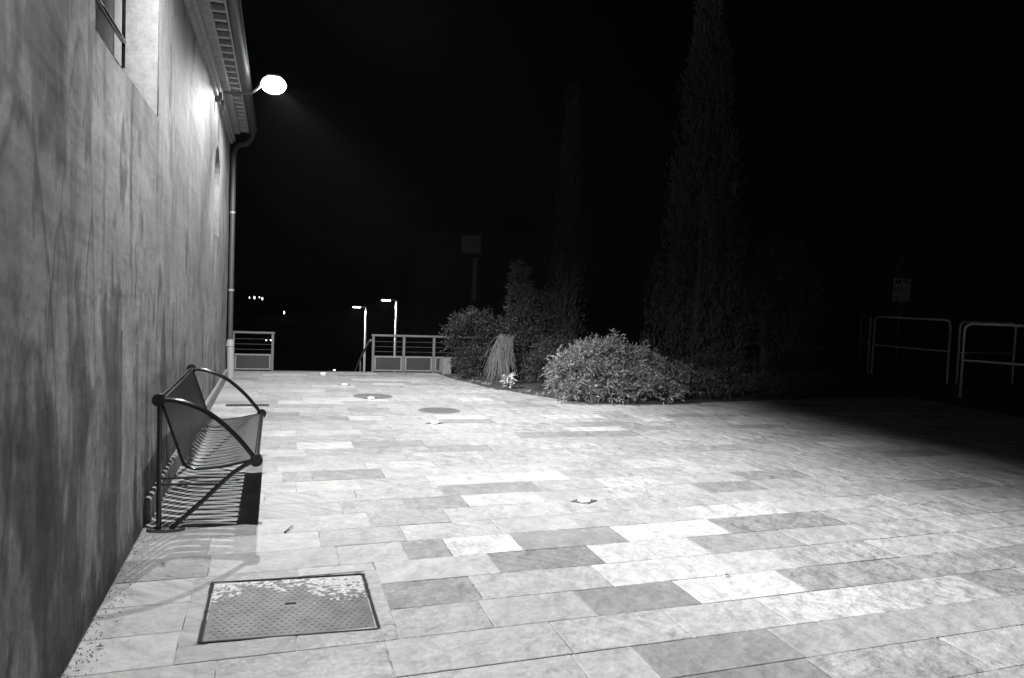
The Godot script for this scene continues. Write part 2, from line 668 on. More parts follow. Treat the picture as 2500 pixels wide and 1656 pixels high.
func build_drains() -> void:
	var t := thing("slot_drain", "narrow slotted drain grate across the paving behind the bench", "drain", Vector3(-0.36, 0.0, -12.12))
	var st := st_new()
	box(st, Vector3(-0.29, -0.006, -0.085), Vector3(0.29, 0.001, 0.085))
	part("trough", done(st), M.gap, t)
	st = st_new()
	box(st, Vector3(-0.30, -0.006, -0.10), Vector3(0.30, 0.004, -0.085))
	box(st, Vector3(-0.30, -0.006, 0.085), Vector3(0.30, 0.004, 0.10))
	part("rim", done(st), M.cast, t)
	st = st_new()
	box(st, Vector3(-0.011, -0.004, -0.085), Vector3(0.011, 0.004, 0.085))
	var bar := done(st)
	for i in 15:
		part("grate_bar", bar, M.cast, t, Vector3(-0.28 + 0.04 * i, 0, 0))
	for e in [[Vector3(1.53, 0, -13.15), "round iron manhole cover farther from the camera, a small light beside it", 0.29], [Vector3(2.31, 0, -11.55), "round iron manhole cover nearer the camera in the middle of the paving", 0.28]]:
		t = thing("manhole_cover", e[1], "manhole cover", e[0], "round manhole covers")
		st = st_new()
		st.set_smooth_group(-1)
		var r: float = e[2]
		for k in 32:
			var a := TAU * k / 32
			var b := TAU * (k + 1) / 32
			var p := func(q: float, rad: float, y: float) -> Vector3: return Vector3(cos(q) * rad, y, sin(q) * rad)
			quad(st, p.call(a, r, 0.005), p.call(b, r, 0.005), p.call(b, r + 0.03, 0.003), p.call(a, r + 0.03, 0.003))
			quad(st, p.call(a, r + 0.03, 0.003), p.call(b, r + 0.03, 0.003), p.call(b, r + 0.03, -0.01), p.call(a, r + 0.03, -0.01))
		part("ring", done(st), M.dusty_iron, t)
		st = st_new()
		tube(st, [Vector3(0, -0.01, 0), Vector3(0, 0.0035, 0)], r - 0.006, -1, 32)
		var n := 9
		for i in range(-n, n + 1):
			for k in range(-n, n + 1):
				var p := Vector2(i, k) * 0.028
				if p.length() < r - 0.03:
					box(st, Vector3(p.x - 0.009, 0.003, p.y - 0.009), Vector3(p.x + 0.009, 0.008, p.y + 0.009))
		part("lid", done(st), M.dusty_iron, t)

func build_uplights() -> void:
	var marks := [[Vector2(2.52, -6.3), "nearest of the lit ground lights, alone in the open paving"], [Vector2(2.02, -10.41), "lit ground light just in front of the nearer manhole cover"], [Vector2(1.47, -12.85), "lit ground light touching the near edge of the farther manhole cover"], [Vector2(1.2, -14.68), "lit ground light between the farther manhole cover and the stairs"], [Vector2(0.93, -16.55), "farthest of the lit ground lights, at the head of the stairs"]]
	for e in marks:
		var t := thing("ground_light", e[1], "ground light", Vector3(e[0].x, 0, e[0].y), "lights set in the paving")
		var st := st_new()
		st.set_smooth_group(-1)
		# diamond plate with a raised round collar
		var c := [Vector3(0.125, 0, 0), Vector3(0, 0, 0.1), Vector3(-0.125, 0, 0), Vector3(0, 0, -0.1)]
		for i in 4:
			var n := (i + 1) % 4
			quad(st, c[i] + Vector3(0, -0.004, 0), c[i] * 0.94 + Vector3(0, 0.007, 0), c[n] * 0.94 + Vector3(0, 0.007, 0), c[n] + Vector3(0, -0.004, 0))
			for v in [c[i] * 0.94 + Vector3(0, 0.007, 0), Vector3(0, 0.007, 0), c[n] * 0.94 + Vector3(0, 0.007, 0)]:
				st.add_vertex(v)
		part("plate", done(st), M.cast, t)
		st = st_new()
		tube(st, [Vector3(0, 0.004, 0), Vector3(0, 0.013, 0)], 0.064, 0.056, 20)
		part("collar", done(st), M.steel, t)
		st = st_new()
		ellipsoid(st, Vector3(0, 0.014, 0), Vector3(0.05, 0.014, 0.05), 4, 20, 0.0, PI / 2)
		part("lens", done(st), M.ground_lens, t)
		var l := OmniLight3D.new()
		l.name = "glow"
		l.light_energy = 0.012
		l.light_size = 0.03
		l.omni_range = 6.0
		l.omni_attenuation = 2.0
		l.shadow_enabled = true
		l.position = Vector3(0, 0.05, 0)
		t.add_child(l)

# ---------------------------------------------------------------- building
func build_building() -> void:
	var b := thing("stucco_building", "long stained plaster building along the left with tiled eaves and high window", "building", Vector3(0, 0, 0))
	# opening edges: window z 4.37..6.5 from y 2.9; arched niche z 12.1..13.25
	var wz0 := -4.37
	var wz1 := -6.50
	var wy0 := 2.90
	var wy1 := 4.05
	var az0 := -12.1
	var az1 := -13.25
	var ay0 := 2.42
	var ay1 := 3.12      # springing
	var ar := (az0 - az1) / 2.0
	var zs := []
	var z := 3.0
	while z > WALL_END:
		zs.append(z)
		z -= 0.115
	for e in [wz0, wz1, az0, az1, WALL_END]:
		zs.append(e)
	zs.sort()
	zs.reverse()
	var ys := []
	var y := -0.03
	while y < 4.34:
		ys.append(y)
		y += 0.115
	for e in [wy0, wy1, ay0, ay1, ay1 + ar + 0.001, 4.36]:
		ys.append(e)
	ys.sort()
	var lump := noise(51, 0.55, 4)
	var fine := noise(52, 2.6, 2)
	var at := func(zz: float, yy: float) -> Vector3:
		var k := 0.011 * lump.get_noise_2d(zz, yy) + 0.0035 * fine.get_noise_2d(zz, yy)
		if yy < 0.3 and zz > -6.2:
			k += 0.02 * (0.3 - yy) * (1.0 + lump.get_noise_2d(zz * 3.0, yy))
		return Vector3(WALL_X + k, yy, zz)
	var uv := func(zz: float, yy: float) -> Vector2: return Vector2((3.0 - zz) / 19.0, 1.0 - yy / 4.5)
	var st := st_new()
	st.set_smooth_group(1)
	for i in zs.size() - 1:
		for k in ys.size() - 1:
			var za: float = zs[i]
			var zb: float = zs[i + 1]
			var ya: float = ys[k]
			var yb: float = ys[k + 1]
			if za - zb < 0.0005 or yb - ya < 0.0005:
				continue
			var zm := (za + zb) / 2
			var ym := (ya + yb) / 2
			if zm < wz0 and zm > wz1 and ym > wy0 and ym < wy1:
				continue
			if zm < az0 and zm > az1 and ym > ay0 and ym < ay1 + ar:
				continue
			for e in [[za, ya], [za, yb], [zb, yb], [za, ya], [zb, yb], [zb, ya]]:
				st.set_uv(uv.call(e[0], e[1]))
				st.add_vertex(at.call(e[0], e[1]))
	# spandrels over the arch
	var azm := (az0 + az1) / 2
	for s in [-1.0, 1.0]:
		var corner := Vector2(azm + s * ar, ay1 + ar)
		for k in 10:
			var a0 := PI / 2 * k / 10
			var a1 := PI / 2 * (k + 1) / 10
			for e in [corner, Vector2(azm + s * cos(a0) * ar, ay1 + sin(a0) * ar), Vector2(azm + s * cos(a1) * ar, ay1 + sin(a1) * ar)]:
				st.set_uv(uv.call(e.x, e.y))
				st.add_vertex(at.call(e.x, e.y))
	var wall_mat := mat(1.0, 0.78)
	wall_mat.albedo_texture = plaster_image()
	wall_mat.normal_enabled = true
	wall_mat.normal_texture = normal_noise(53, 0.03, 6.0)
	wall_mat.normal_scale = 0.10
	part("wall", done(st), wall_mat, b)

	var reveal := mat(0.25, 0.85)
	reveal.albedo_texture = M.moulding.albedo_texture
	reveal.uv1_triplanar = true
	reveal.uv1_world_triplanar = true
	reveal.uv1_scale = Vector3(1.1, 1.1, 1.1)
	# window: splayed far jamb, sloping sill, boarded shutter in a pale frame
	var w := Node3D.new()
	w.name = "window"
	b.add_child(w, true)
	var xin := WALL_X - 0.24
	st = st_new()
	st.set_smooth_group(-1)
	var o := WALL_X - 0.002
	quad(st, Vector3(o, wy0, wz1), Vector3(o, wy1, wz1), Vector3(xin, wy1, wz1 + 0.05), Vector3(xin, wy0, wz1 + 0.05))
	quad(st, Vector3(o, wy0, wz0), Vector3(xin, wy0, wz0 - 0.05), Vector3(xin, wy1, wz0 - 0.05), Vector3(o, wy1, wz0))
	quad(st, Vector3(o, wy1, wz0), Vector3(xin, wy1, wz0), Vector3(xin, wy1, wz1), Vector3(o, wy1, wz1))
	part("reveal", done(st), reveal, w)
	st = st_new()
	st.set_smooth_group(-1)
	var e0 := noise(58, 3.0, 3)
	for i in 24:
		var za := lerpf(wz0, wz1, i / 24.0)
		var zb := lerpf(wz0, wz1, (i + 1) / 24.0)
		var da := 0.035 * maxf(0.0, e0.get_noise_1d(za)) * float(za > -5.6)
		var db := 0.035 * maxf(0.0, e0.get_noise_1d(zb)) * float(zb > -5.6)
		quad(st, Vector3(o - da, wy0 + da, za), Vector3(xin, wy0 + 0.30, za), Vector3(xin, wy0 + 0.30, zb), Vector3(o - db, wy0 + db, zb))
	part("sill", done(st), reveal, w)
	for e in [wz1 + 0.05, wz0 - 0.17]:
		st = st_new()
		box(st, Vector3(xin - 0.04, wy0 + 0.25, e), Vector3(xin + 0.012, wy1, e + 0.12))
		part("frame_post", done(st), M.timber, w)
	for i in 6:
		st = st_new()
		var za := lerpf(wz0 - 0.19, wz1 + 0.20, i / 6.0)
		var zb := lerpf(wz0 - 0.19, wz1 + 0.20, (i + 1) / 6.0)
		bevel_box(st, Vector3(xin - 0.05, wy0 + 0.34, zb + 0.004), Vector3(xin - 0.015, wy1, za - 0.004), 0.004)
		part("shutter_board", done(st), M.shutter, w)
	st = st_new()
	box(st, Vector3(xin - 0.12, wy0 + 0.2, wz1), Vector3(xin - 0.06, wy1 + 0.1, wz0))
	part("dark_backing", done(st), M.gap, w)
	st = st_new()
	tube(st, [Vector3(WALL_X - 0.17, wy0 + 0.42, wz0 - 0.03), Vector3(WALL_X - 0.17, wy0 + 0.42, wz1 + 0.36)], 0.017, -1, 8)
	part("iron_bar", done(st), M.iron, w)
	st = st_new()
	tube(st, [Vector3(WALL_X - 0.175, wy0 + 0.25, wz1 + 0.34), Vector3(WALL_X - 0.175, wy1, wz1 + 0.34)], 0.012, -1, 8)
	part("iron_bar", done(st), M.iron, w)

	# blind arched niche
	var nch := Node3D.new()
	nch.name = "arched_niche"
	b.add_child(nch, true)
	st = st_new()
	st.set_smooth_group(-1)
	var nin := WALL_X - 0.36
	var pts := [Vector2(az0, ay0 + 0.0), Vector2(az0, ay1)]
	for k in range(1, 20):
		var a := PI * k / 20
		pts.append(Vector2(azm + cos(a) * ar, ay1 + sin(a) * ar))
	pts.append(Vector2(az1, ay1))
	pts.append(Vector2(az1, ay0))
	for i in pts.size() - 1:
		var p: Vector2 = pts[i]
		var q: Vector2 = pts[i + 1]
		quad(st, Vector3(o, p.y, p.x), Vector3(o, q.y, q.x), Vector3(nin, q.y, q.x), Vector3(nin, p.y, p.x))
	part("reveal", done(st), reveal, nch)
	st = st_new()
	st.set_smooth_group(-1)
	for i in range(1, pts.size() - 1):
		for p in [pts[0], pts[i], pts[i + 1]]:
			st.add_vertex(Vector3(nin, p.y, p.x))
	part("back_panel", done(st), reveal, nch)
	st = st_new()
	st.set_smooth_group(-1)
	quad(st, Vector3(o, ay0, az0), Vector3(nin + 0.002, ay0 + 0.16, az0), Vector3(nin + 0.002, ay0 + 0.16, az1), Vector3(o, ay0, az1))
	part("sill", done(st), reveal, nch)

	# the body behind the front, closed
	st = st_new()
	box(st, Vector3(-7.0, -0.5, WALL_END), Vector3(-1.25, 4.6, 3.0))
	part("building_body", done(st), M.moulding, b)
	for e in [WALL_END, 2.94]:
		st = st_new()
		box(st, Vector3(-1.25, -0.5, e), Vector3(WALL_X - 0.03, 4.36, e + 0.06))
		part("end_wall", done(st), M.moulding, b)

	# plinth
	st = st_new()
	bevel_box(st, Vector3(WALL_X - 0.04, -0.02, WALL_END - 0.01), Vector3(WALL_X + 0.035, 0.17, -6.15), 0.016)
	part("plinth", done(st), M.moulding, b)

	# cornice in two steps
	st = st_new()
	bevel_box(st, Vector3(WALL_X - 0.1, 4.27, WALL_END - 0.09), Vector3(WALL_X + 0.045, 4.315, 3.0), 0.01)
	bevel_box(st, Vector3(WALL_X - 0.1, 4.316, WALL_END - 0.10), Vector3(WALL_X + 0.085, 4.385, 3.0), 0.014)
	part("cornice", done(st), M.moulding, b)
	st = st_new()
	box(st, Vector3(WALL_X - 0.1, 4.386, WALL_END - 0.06), Vector3(WALL_X + 0.06, 4.46, 3.0))
	bevel_box(st, Vector3(WALL_X - 0.1, 4.461, WALL_END - 0.12), Vector3(WALL_X + 0.165, 4.53, 3.0), 0.012)
	part("cornice", done(st), M.moulding, b)

	# eaves: rafter tails, boards, a tile course, gutter
	var eave := Node3D.new()
	eave.name = "eaves"
	b.add_child(eave, true)
	st = st_new()
	bevel_box(st, Vector3(-0.72, 4.515, -0.034), Vector3(-0.572, 4.575, 0.034), 0.006)
	var rafter := done(st)
	for i in 52:
		part("rafter_tail", rafter, M.timber, eave, Vector3(0, 0.0, -0.1 - 0.31 * i))
	st = st_new()
	box(st, Vector3(-0.9, 4.60, -16.1), Vector3(-0.58, 4.63, 3.0))
	part("soffit_board", done(st), M.soffit, eave)
	st = st_new()
	bevel_box(st, Vector3(-0.571, 4.535, -16.08), Vector3(-0.54, 4.60, 3.0), 0.006)
	part("fascia", done(st), M.timber, eave)
	# curved clay tiles, two alternating rows
	st = st_new()
	st.set_smooth_group(1)
	for k in 8:
		var a0 := PI * k / 8
		var a1 := PI * (k + 1) / 8
		var f := func(a: float, r: float, x: float) -> Vector3: return Vector3(x, 4.60 + sin(a) * r + (-0.58 - x) * 0.3, cos(a) * r)
		quad(st, f.call(a0, 0.085, -0.51), f.call(a1, 0.085, -0.51), f.call(a1, 0.095, -0.9), f.call(a0, 0.095, -0.9))
		quad(st, f.call(a0, 0.073, -0.51), f.call(a0, 0.082, -0.9), f.call(a1, 0.082, -0.9), f.call(a1, 0.073, -0.51))
		quad(st, f.call(a0, 0.085, -0.51), f.call(a0, 0.073, -0.51), f.call(a1, 0.073, -0.51), f.call(a1, 0.085, -0.51))
	var cover := done(st)
	for i in 87:
		part("roof_tile", cover, M.tile, eave, Vector3(0, rng.randf_range(-0.004, 0.004), -0.1 - 0.185 * i))
	st = st_new()
	st.set_smooth_group(-1)
	quad(st, Vector3(-0.56, 4.59, 3.0), Vector3(-0.56, 4.59, -16.1), Vector3(-7.0, 6.5, -16.1), Vector3(-7.0, 6.5, 3.0))
	quad(st, Vector3(-0.56, 4.64, 3.0), Vector3(-7.0, 6.55, 3.0), Vector3(-7.0, 6.55, -16.1), Vector3(-0.56, 4.64, -16.1))
	quad(st, Vector3(-0.56, 4.59, -16.1), Vector3(-0.56, 4.64, -16.1), Vector3(-7.0, 6.55, -16.1), Vector3(-7.0, 6.5, -16.1))
	part("roof", done(st), M.tile, b)
	st = st_new()
	st.set_smooth_group(1)
	for k in 10:
		var g := func(q: int, r: float, zz: float) -> Vector3:
			var a := PI + PI * q / 10.0
			return Vector3(-0.495 + cos(a) * r, 4.585 + sin(a) * r, zz)
		quad(st, g.call(k, 0.075, 3.0), g.call(k + 1, 0.075, 3.0), g.call(k + 1, 0.075, -16.1), g.call(k, 0.075, -16.1))
		quad(st, g.call(k, 0.070, 3.0), g.call(k, 0.070, -16.1), g.call(k + 1, 0.070, -16.1), g.call(k + 1, 0.070, 3.0))
	tube(st, [Vector3(-0.418, 4.59, 3.0), Vector3(-0.418, 4.59, -16.1)], 0.009, -1, 8)
	part("gutter", done(st), M.copper, b)
	# downpipe swung back to the wall corner, with a pale sleeve at its foot
	var dp := Node3D.new()
	dp.name = "downpipe"
	b.add_child(dp, true)
	st = st_new()
	tube(st, curve([Vector3(-0.495, 4.53, -15.9), Vector3(-0.50, 4.42, -15.9), Vector3(-0.60, 4.30, -15.86), Vector3(-0.72, 4.24, -15.75), Vector3(-0.785, 4.08, -15.66), Vector3(-0.79, 3.9, -15.64)], 6) + [Vector3(-0.79, 0.58, -15.64)], 0.045, -1, 14)
	part("pipe", done(st), M.copper, dp)
	st = st_new()
	tube(st, [Vector3(-0.79, 0.62, -15.64), Vector3(-0.765, 0.0, -15.60)], 0.062, 0.068, 14)
	part("sleeve", done(st), M.sleeve, dp)
	st = st_new()
	tube(st, [Vector3(-0.79, 0.72, -15.64), Vector3(-0.79, 0.60, -15.64)], 0.056, 0.076, 14)
	part("collar", done(st), M.sleeve, dp)
	for h in [1.6, 3.0]:
		st = st_new()
		tube(st, [Vector3(-0.79, h, -15.64), Vector3(-0.79, h + 0.035, -15.64)], 0.052, -1, 14)
		part("clip", done(st), M.galv, dp)

func plaster_image() -> ImageTexture:
	# one sheet for the whole front: 19 m by 4.5 m
	var w := 2048
	var h := 640
	var big := noise(61, 0.9, 3)
	var mid := noise(62, 3.2, 4)
	var grit := noise(63, 22.0, 2)
	var run := noise(64, 3.0, 3)
	var damp := noise(65, 1.1, 4)
	var spot := noise(66, 5.0, 3)
	# dirt runs: z, top, bottom, width, strength
	var runs := [[-5.45, 2.9, 2.05, 0.05, 0.5], [-6.52, 2.9, 2.4, 0.03, 0.35], [-4.62, 2.9, 2.2, 0.05, 0.22], [-3.95, 2.3, 1.35, 0.06, 0.30], [-5.62, 1.95, 1.55, 0.016, 0.55], [-6.2, 1.6, 0.5, 0.05, 0.30], [-7.1, 2.1, 0.9, 0.03, 0.22], [-7.9, 1.6, 0.7, 0.04, 0.25], [-9.0, 1.7, 0.5, 0.05, 0.2], [-5.0, 1.55, 0.6, 0.05, 0.25], [-4.2, 1.3, 0.2, 0.07, 0.28], [-5.2, 1.42, 1.15, 0.035, 0.5], [-5.75, 1.3, 0.4, 0.07, 0.35], [-11.4, 3.4, 1.4, 0.04, 0.25], [-10.2, 3.9, 2.9, 0.05, 0.18], [-12.9, 2.4, 0.6, 0.05, 0.22], [-3.55, 1.2, 0.1, 0.09, 0.3]]
	# tide marks of old damp: centre z, half width, crest, strength
	var tides := [[-3.2, 0.42, 2.28, 0.30], [-3.75, 0.24, 1.95, 0.26], [-4.32, 0.14, 1.98, 0.34], [-4.05, 0.30, 2.75, 0.22], [-3.35, 0.35, 1.45, 0.22]]
	return shade_image(w, h, func(px: int, py: int) -> float:
		var z: float = 3.0 - 19.0 * px / w
		var y: float = 4.5 * (1.0 - float(py) / h)
		var v := 0.205 + 0.075 * big.get_noise_2d(z, y) + 0.045 * mid.get_noise_2d(z, y * 0.45) + 0.045 * grit.get_noise_2d(z, y) + 0.03 * run.get_noise_2d(z * 2.2, y * 0.12)
		var k := 1.0
		for r in runs:
			var d: float = absf(z - r[0] - 0.02 * run.get_noise_1d(y * 3.0 + r[0]))
			if d < r[3] * 1.5 and y < r[1] and y > r[2] - 0.5:
				var s: float = clampf(1.5 - d / r[3], 0.0, 1.0) * clampf((y - r[2] + 0.5 + 0.5 * spot.get_noise_2d(z * 3.0, y)) * 2.0, 0.0, 1.0)
				k *= 1.0 - minf(0.85, 1.8 * r[4]) * s * (0.75 + 0.5 * mid.get_noise_2d(z * 3.0, y))
		for t in tides:
			var q: float = (z - t[0]) / t[1]
			if absf(q) < 1.3:
				var line: float = t[2] - 0.75 * q * q + 0.06 * spot.get_noise_1d(z * 2.0)
				var e: float = y - line
				if e > -0.5 and e < 0.05:
					k *= 1.0 - 1.9 * t[3] * (exp(-absf(e) / 0.035) + 0.35 * exp(-absf(e) / 0.25))
		# the ragged horizontal seam of a later coat
		var seam: float = 1.63 + 0.05 * spot.get_noise_1d(z * 1.7)
		if z < -4.3 and z > -6.6:
			if absf(y - seam) < 0.05:
				k *= 1.0 - 0.7 * clampf(spot.get_noise_2d(z * 2.0, y * 3.0) + 0.3, 0.0, 1.0) * (1.0 - absf(y - seam) / 0.05)
			elif y < seam:
				v += 0.025
		# the coarser lower coat
		if y < seam:
			v += 0.10 * spot.get_noise_2d(z * 0.9, y * 0.55) + 0.03 * grit.get_noise_2d(z * 0.6 + 7.0, y * 0.4)
		# grime and lichen low down, in patches with their own outline
		var g: float = damp.get_noise_2d(z * 1.3, y * 0.55) + 0.35 * spot.get_noise_2d(z, y * 0.5)
		var lim: float = 0.30 if y > 1.5 else lerpf(-0.12, 0.30, y / 1.5)
		if z < -9.0:
			lim += 0.15
		if z > -5.2:
			lim -= 0.2
		if g > lim:
			k *= 1.0 - clampf((g - lim + 0.06) * 2.4, 0.0, 0.68)
		if spot.get_noise_2d(z * 1.6 + 50.0, y * 0.9) > 0.42:
			k *= 0.84
		# flaked and mended patches with crisp outlines
		var flake: float = damp.get_noise_2d(z * 1.9 + 30.0, y * 1.5) + 0.3 * spot.get_noise_2d(z * 1.5, y * 1.5 + 9.0)
		if flake > 0.30:
			k *= 1.16
		elif flake > 0.275:
			k *= 0.82
		# bared render below the left corner of the window
		if z < -4.3 and z > -5.7 and y < 2.92 and y > 2.62 + 0.12 * spot.get_noise_1d(z * 2.5):
			k *= 0.74
		# weeds and dirt band at the foot
		if y < 0.12 + 0.16 * spot.get_noise_1d(z * 3.0):
			k *= 0.5
		return v * k)

# ---------------------------------------------------------------- terrace end
func build_terrace_end() -> void:
	var edge := -17.12
	var st := st_new()
	box(st, Vector3(-0.85, -0.008, edge), Vector3(12.0, 0.006, edge + 0.16))
	var kerb := structure("terrace_kerb", done(st), M.concrete)
	kerb.position.y = 0.002
	# railing panels
	railing("short framed railing panel between the downpipe and the stairs", [-0.80, -0.05], edge + 0.10, 0.80)
	railing("long framed railing right of the stairs running behind the shrubs", [1.96, 2.60, 3.24, 4.1, 4.95, 5.8, 6.65, 7.5], edge + 0.10, 0.80)
	# stairs going down from the gap
	var s := thing("stairs", "stone stairs going down between the two railings", "stairs", Vector3(0.95, 0, edge))
	for i in 9:
		st = st_new()
		bevel_box(st, Vector3(-1.0, -3.9, -0.32 * (i + 1)), Vector3(1.0, -0.17 * (i + 1), -0.32 * i - 0.003), 0.008)
		part("step", done(st), M.concrete, s)
	var h := thing("stair_handrail", "thin sloping handrail going down the right side of the stairs", "handrail", Vector3(1.9, 0, edge))
	st = st_new()
	tube(st, curve([Vector3(0.04, 0.66, 0.02), Vector3(-0.02, 0.60, -0.12), Vector3(-0.14, 0.0, -1.15), Vector3(-0.2, -0.75, -2.5)], 6), 0.022, -1, 10)
	part("rail", done(st), M.rail, h)
	for p in [Vector3(-0.10, 0.19, -0.85), Vector3(-0.19, -0.70, -2.4)]:
		st = st_new()
		tube(st, [p, Vector3(p.x, p.y - 0.85, p.z)], 0.018, -1, 8)
		part("post", done(st), M.rail, h)
	# low concrete wall end beside the railing
	var t := thing("planter_wall", "low pale concrete wall end at the start of the planting", "wall", Vector3(3.36, 0, -16.5))
	st = st_new()
	bevel_box(st, Vector3(0, -0.02, -0.48), Vector3(0.17, 0.36, 0.0), 0.012)
	part("block", done(st), M.concrete, t)

func railing(label: String, xs: Array, z: float, h: float) -> void:
	var t := thing("railing", label, "railing", Vector3(xs[0], 0, z), "railings at the end of the terrace")
	var st := st_new()
	var l: float = xs[-1] - xs[0]
	bevel_box(st, Vector3(-0.04, h - 0.045, -0.028), Vector3(l + 0.04, h, 0.028), 0.010)
	part("top_rail", done(st), M.rail, t)
	for x in xs:
		st = st_new()
		bevel_box(st, Vector3(x - xs[0] - 0.026, -0.01, -0.026), Vector3(x - xs[0] + 0.026, h - 0.046, 0.026), 0.005)
		part("post", done(st), M.rail, t)
	for i in xs.size() - 1:
		var a: float = xs[i] - xs[0] + 0.028
		var b: float = xs[i + 1] - xs[0] - 0.028
		st = st_new()
		bevel_box(st, Vector3(a, 0.315, -0.016), Vector3(b, 0.35, 0.016), 0.006)
		bevel_box(st, Vector3(a, 0.03, -0.016), Vector3(b, 0.06, 0.016), 0.006)
		bevel_box(st, Vector3(a, 0.061, -0.016), Vector3(a + 0.035, 0.314, 0.016), 0.006)
		bevel_box(st, Vector3(b - 0.035, 0.061, -0.016), Vector3(b, 0.314, 0.016), 0.006)
		part("panel_frame", done(st), M.steel, t)
		st = st_new()
		box(st, Vector3(a + 0.036, 0.062, -0.004), Vector3(b - 0.036, 0.313, 0.004))
		part("infill_panel", done(st), M.panel, t)
		for k in 3:
			st = st_new()
			tube(st, [Vector3(a, 0.44 + 0.105 * k, 0), Vector3(b, 0.44 + 0.105 * k, 0)], 0.0035, -1, 6)
			part("cable", done(st), M.cast, t)

# ---------------------------------------------------------------- lamps
func spot(parent: Node, at: Vector3, towards: Vector3, angle: float, blend: float, energy: float, size: float) -> void:
	var l := SpotLight3D.new()
	l.name = "light"
	l.light_energy = energy
	l.light_size = size
	l.spot_angle = angle
	l.spot_angle_attenuation = blend
	l.spot_range = 60.0
	l.spot_attenuation = 2.0
	l.shadow_enabled = true
	l.position = at
	l.basis = Basis.looking_at(towards.normalized(), Vector3(0, 0, 1) if absf(towards.normalized().y) > 0.9 else Vector3.UP)
	parent.add_child(l, true)

func wall_lamp(z: float, extra: Array, label: String) -> void:
	# base at the wall under the cornice; the head hangs out past the gutter
	var t := thing("wall_lamp", label, "lamp", Vector3(WALL_X, 4.33, z), "lamps on the building")
	var hx := 0.76
	var st := st_new()
	bevel_box(st, Vector3(0.0, -0.12, -0.06), Vector3(0.1, 0.10, 0.06), 0.01)
	part("wall_plate", done(st), M.cast, t)
	st = st_new()
	ellipsoid(st, Vector3(0.10, -0.17, 0.0), Vector3(0.035, 0.075, 0.035), 8, 12)
	part("cable_box", done(st), M.cast, t)
	st = st_new()
	tube(st, [Vector3(0.05, 0.0, 0.0), Vector3(hx - 0.30, 0.03, 0.0), Vector3(hx - 0.20, 0.12, 0.0), Vector3(hx - 0.13, 0.26, 0.0), Vector3(hx - 0.02, 0.30, 0.0)], 0.021, -1, 12)
	part("arm", done(st), M.cast, t)
	# an opal globe flattened to an oval, hung under a small cap; inside it a ring and an outer shield cut the beam
	st = st_new()
	ellipsoid(st, Vector3(hx, 0.29, 0.0), Vector3(0.11, 0.05, 0.11), 5, 20, 0.0, PI)
	part("cap", done(st), M.cast, t)
	st = st_new()
	ellipsoid(st, Vector3(hx, 0.18, 0.0), Vector3(0.17, 0.125, 0.17), 12, 24)
	part("lens", done(st), M.lens, t)
	st = st_new()
	tube(st, [Vector3(hx, 0.235, 0), Vector3(hx, 0.176, 0)], 0.10, -1, 32, false)
	part("reflector_ring", done(st), M.black, t)
	st = st_new()
	box(st, Vector3(hx + 0.1005, 0.1315, -0.10), Vector3(hx + 0.102, 0.20, 0.10))
	part("cut_off_shield", done(st), M.black, t)
	# the modules behind the bowl: how far each leans out, how far along the wall, half angle, energy
	var p := Vector3(hx, 0.20, 0.0)
	for m in [[0.0, 0.0, 40.0, 10.7], [0.0, 1.9, 40.0, 10.6], [0.5, 1.0, 60.0, 11.0], [1.6, 0.0, 40.0, 11.6], [1.6, 1.0, 40.0, 21.9], [1.6, 1.0, 60.0, 8.3], [1.6, 1.9, 60.0, 11.4]]:
		for s in ([1.0] if m[1] == 0.0 else [-1.0, 1.0]):
			# the lobe along the wall is stronger away from the bench
			spot(t, p, Vector3(m[0], -1, m[1] * s), m[2], 0.9, m[3] * LAMP * (0.4 if m[0] < 0.6 and m[1] > 0.0 and s > 0.0 else 1.0), 0.014)
	for m in extra:
		spot(t, p, m[0], m[1], m[2], m[3] * LAMP, 0.014)

const LAMP := 1.42

func build_lamps() -> void:
	wall_lamp(-12.0, [[Vector3(0, -1, 0), 76.5, 0.12, 3.0], [Vector3(-0.05, -0.6, 1), 26.0, 0.75, 5.0]], "glowing bowl lamp on a wall arm below the eaves")
	wall_lamp(-5.1, [], "wall lamp above the near end of the bench, outside the picture")

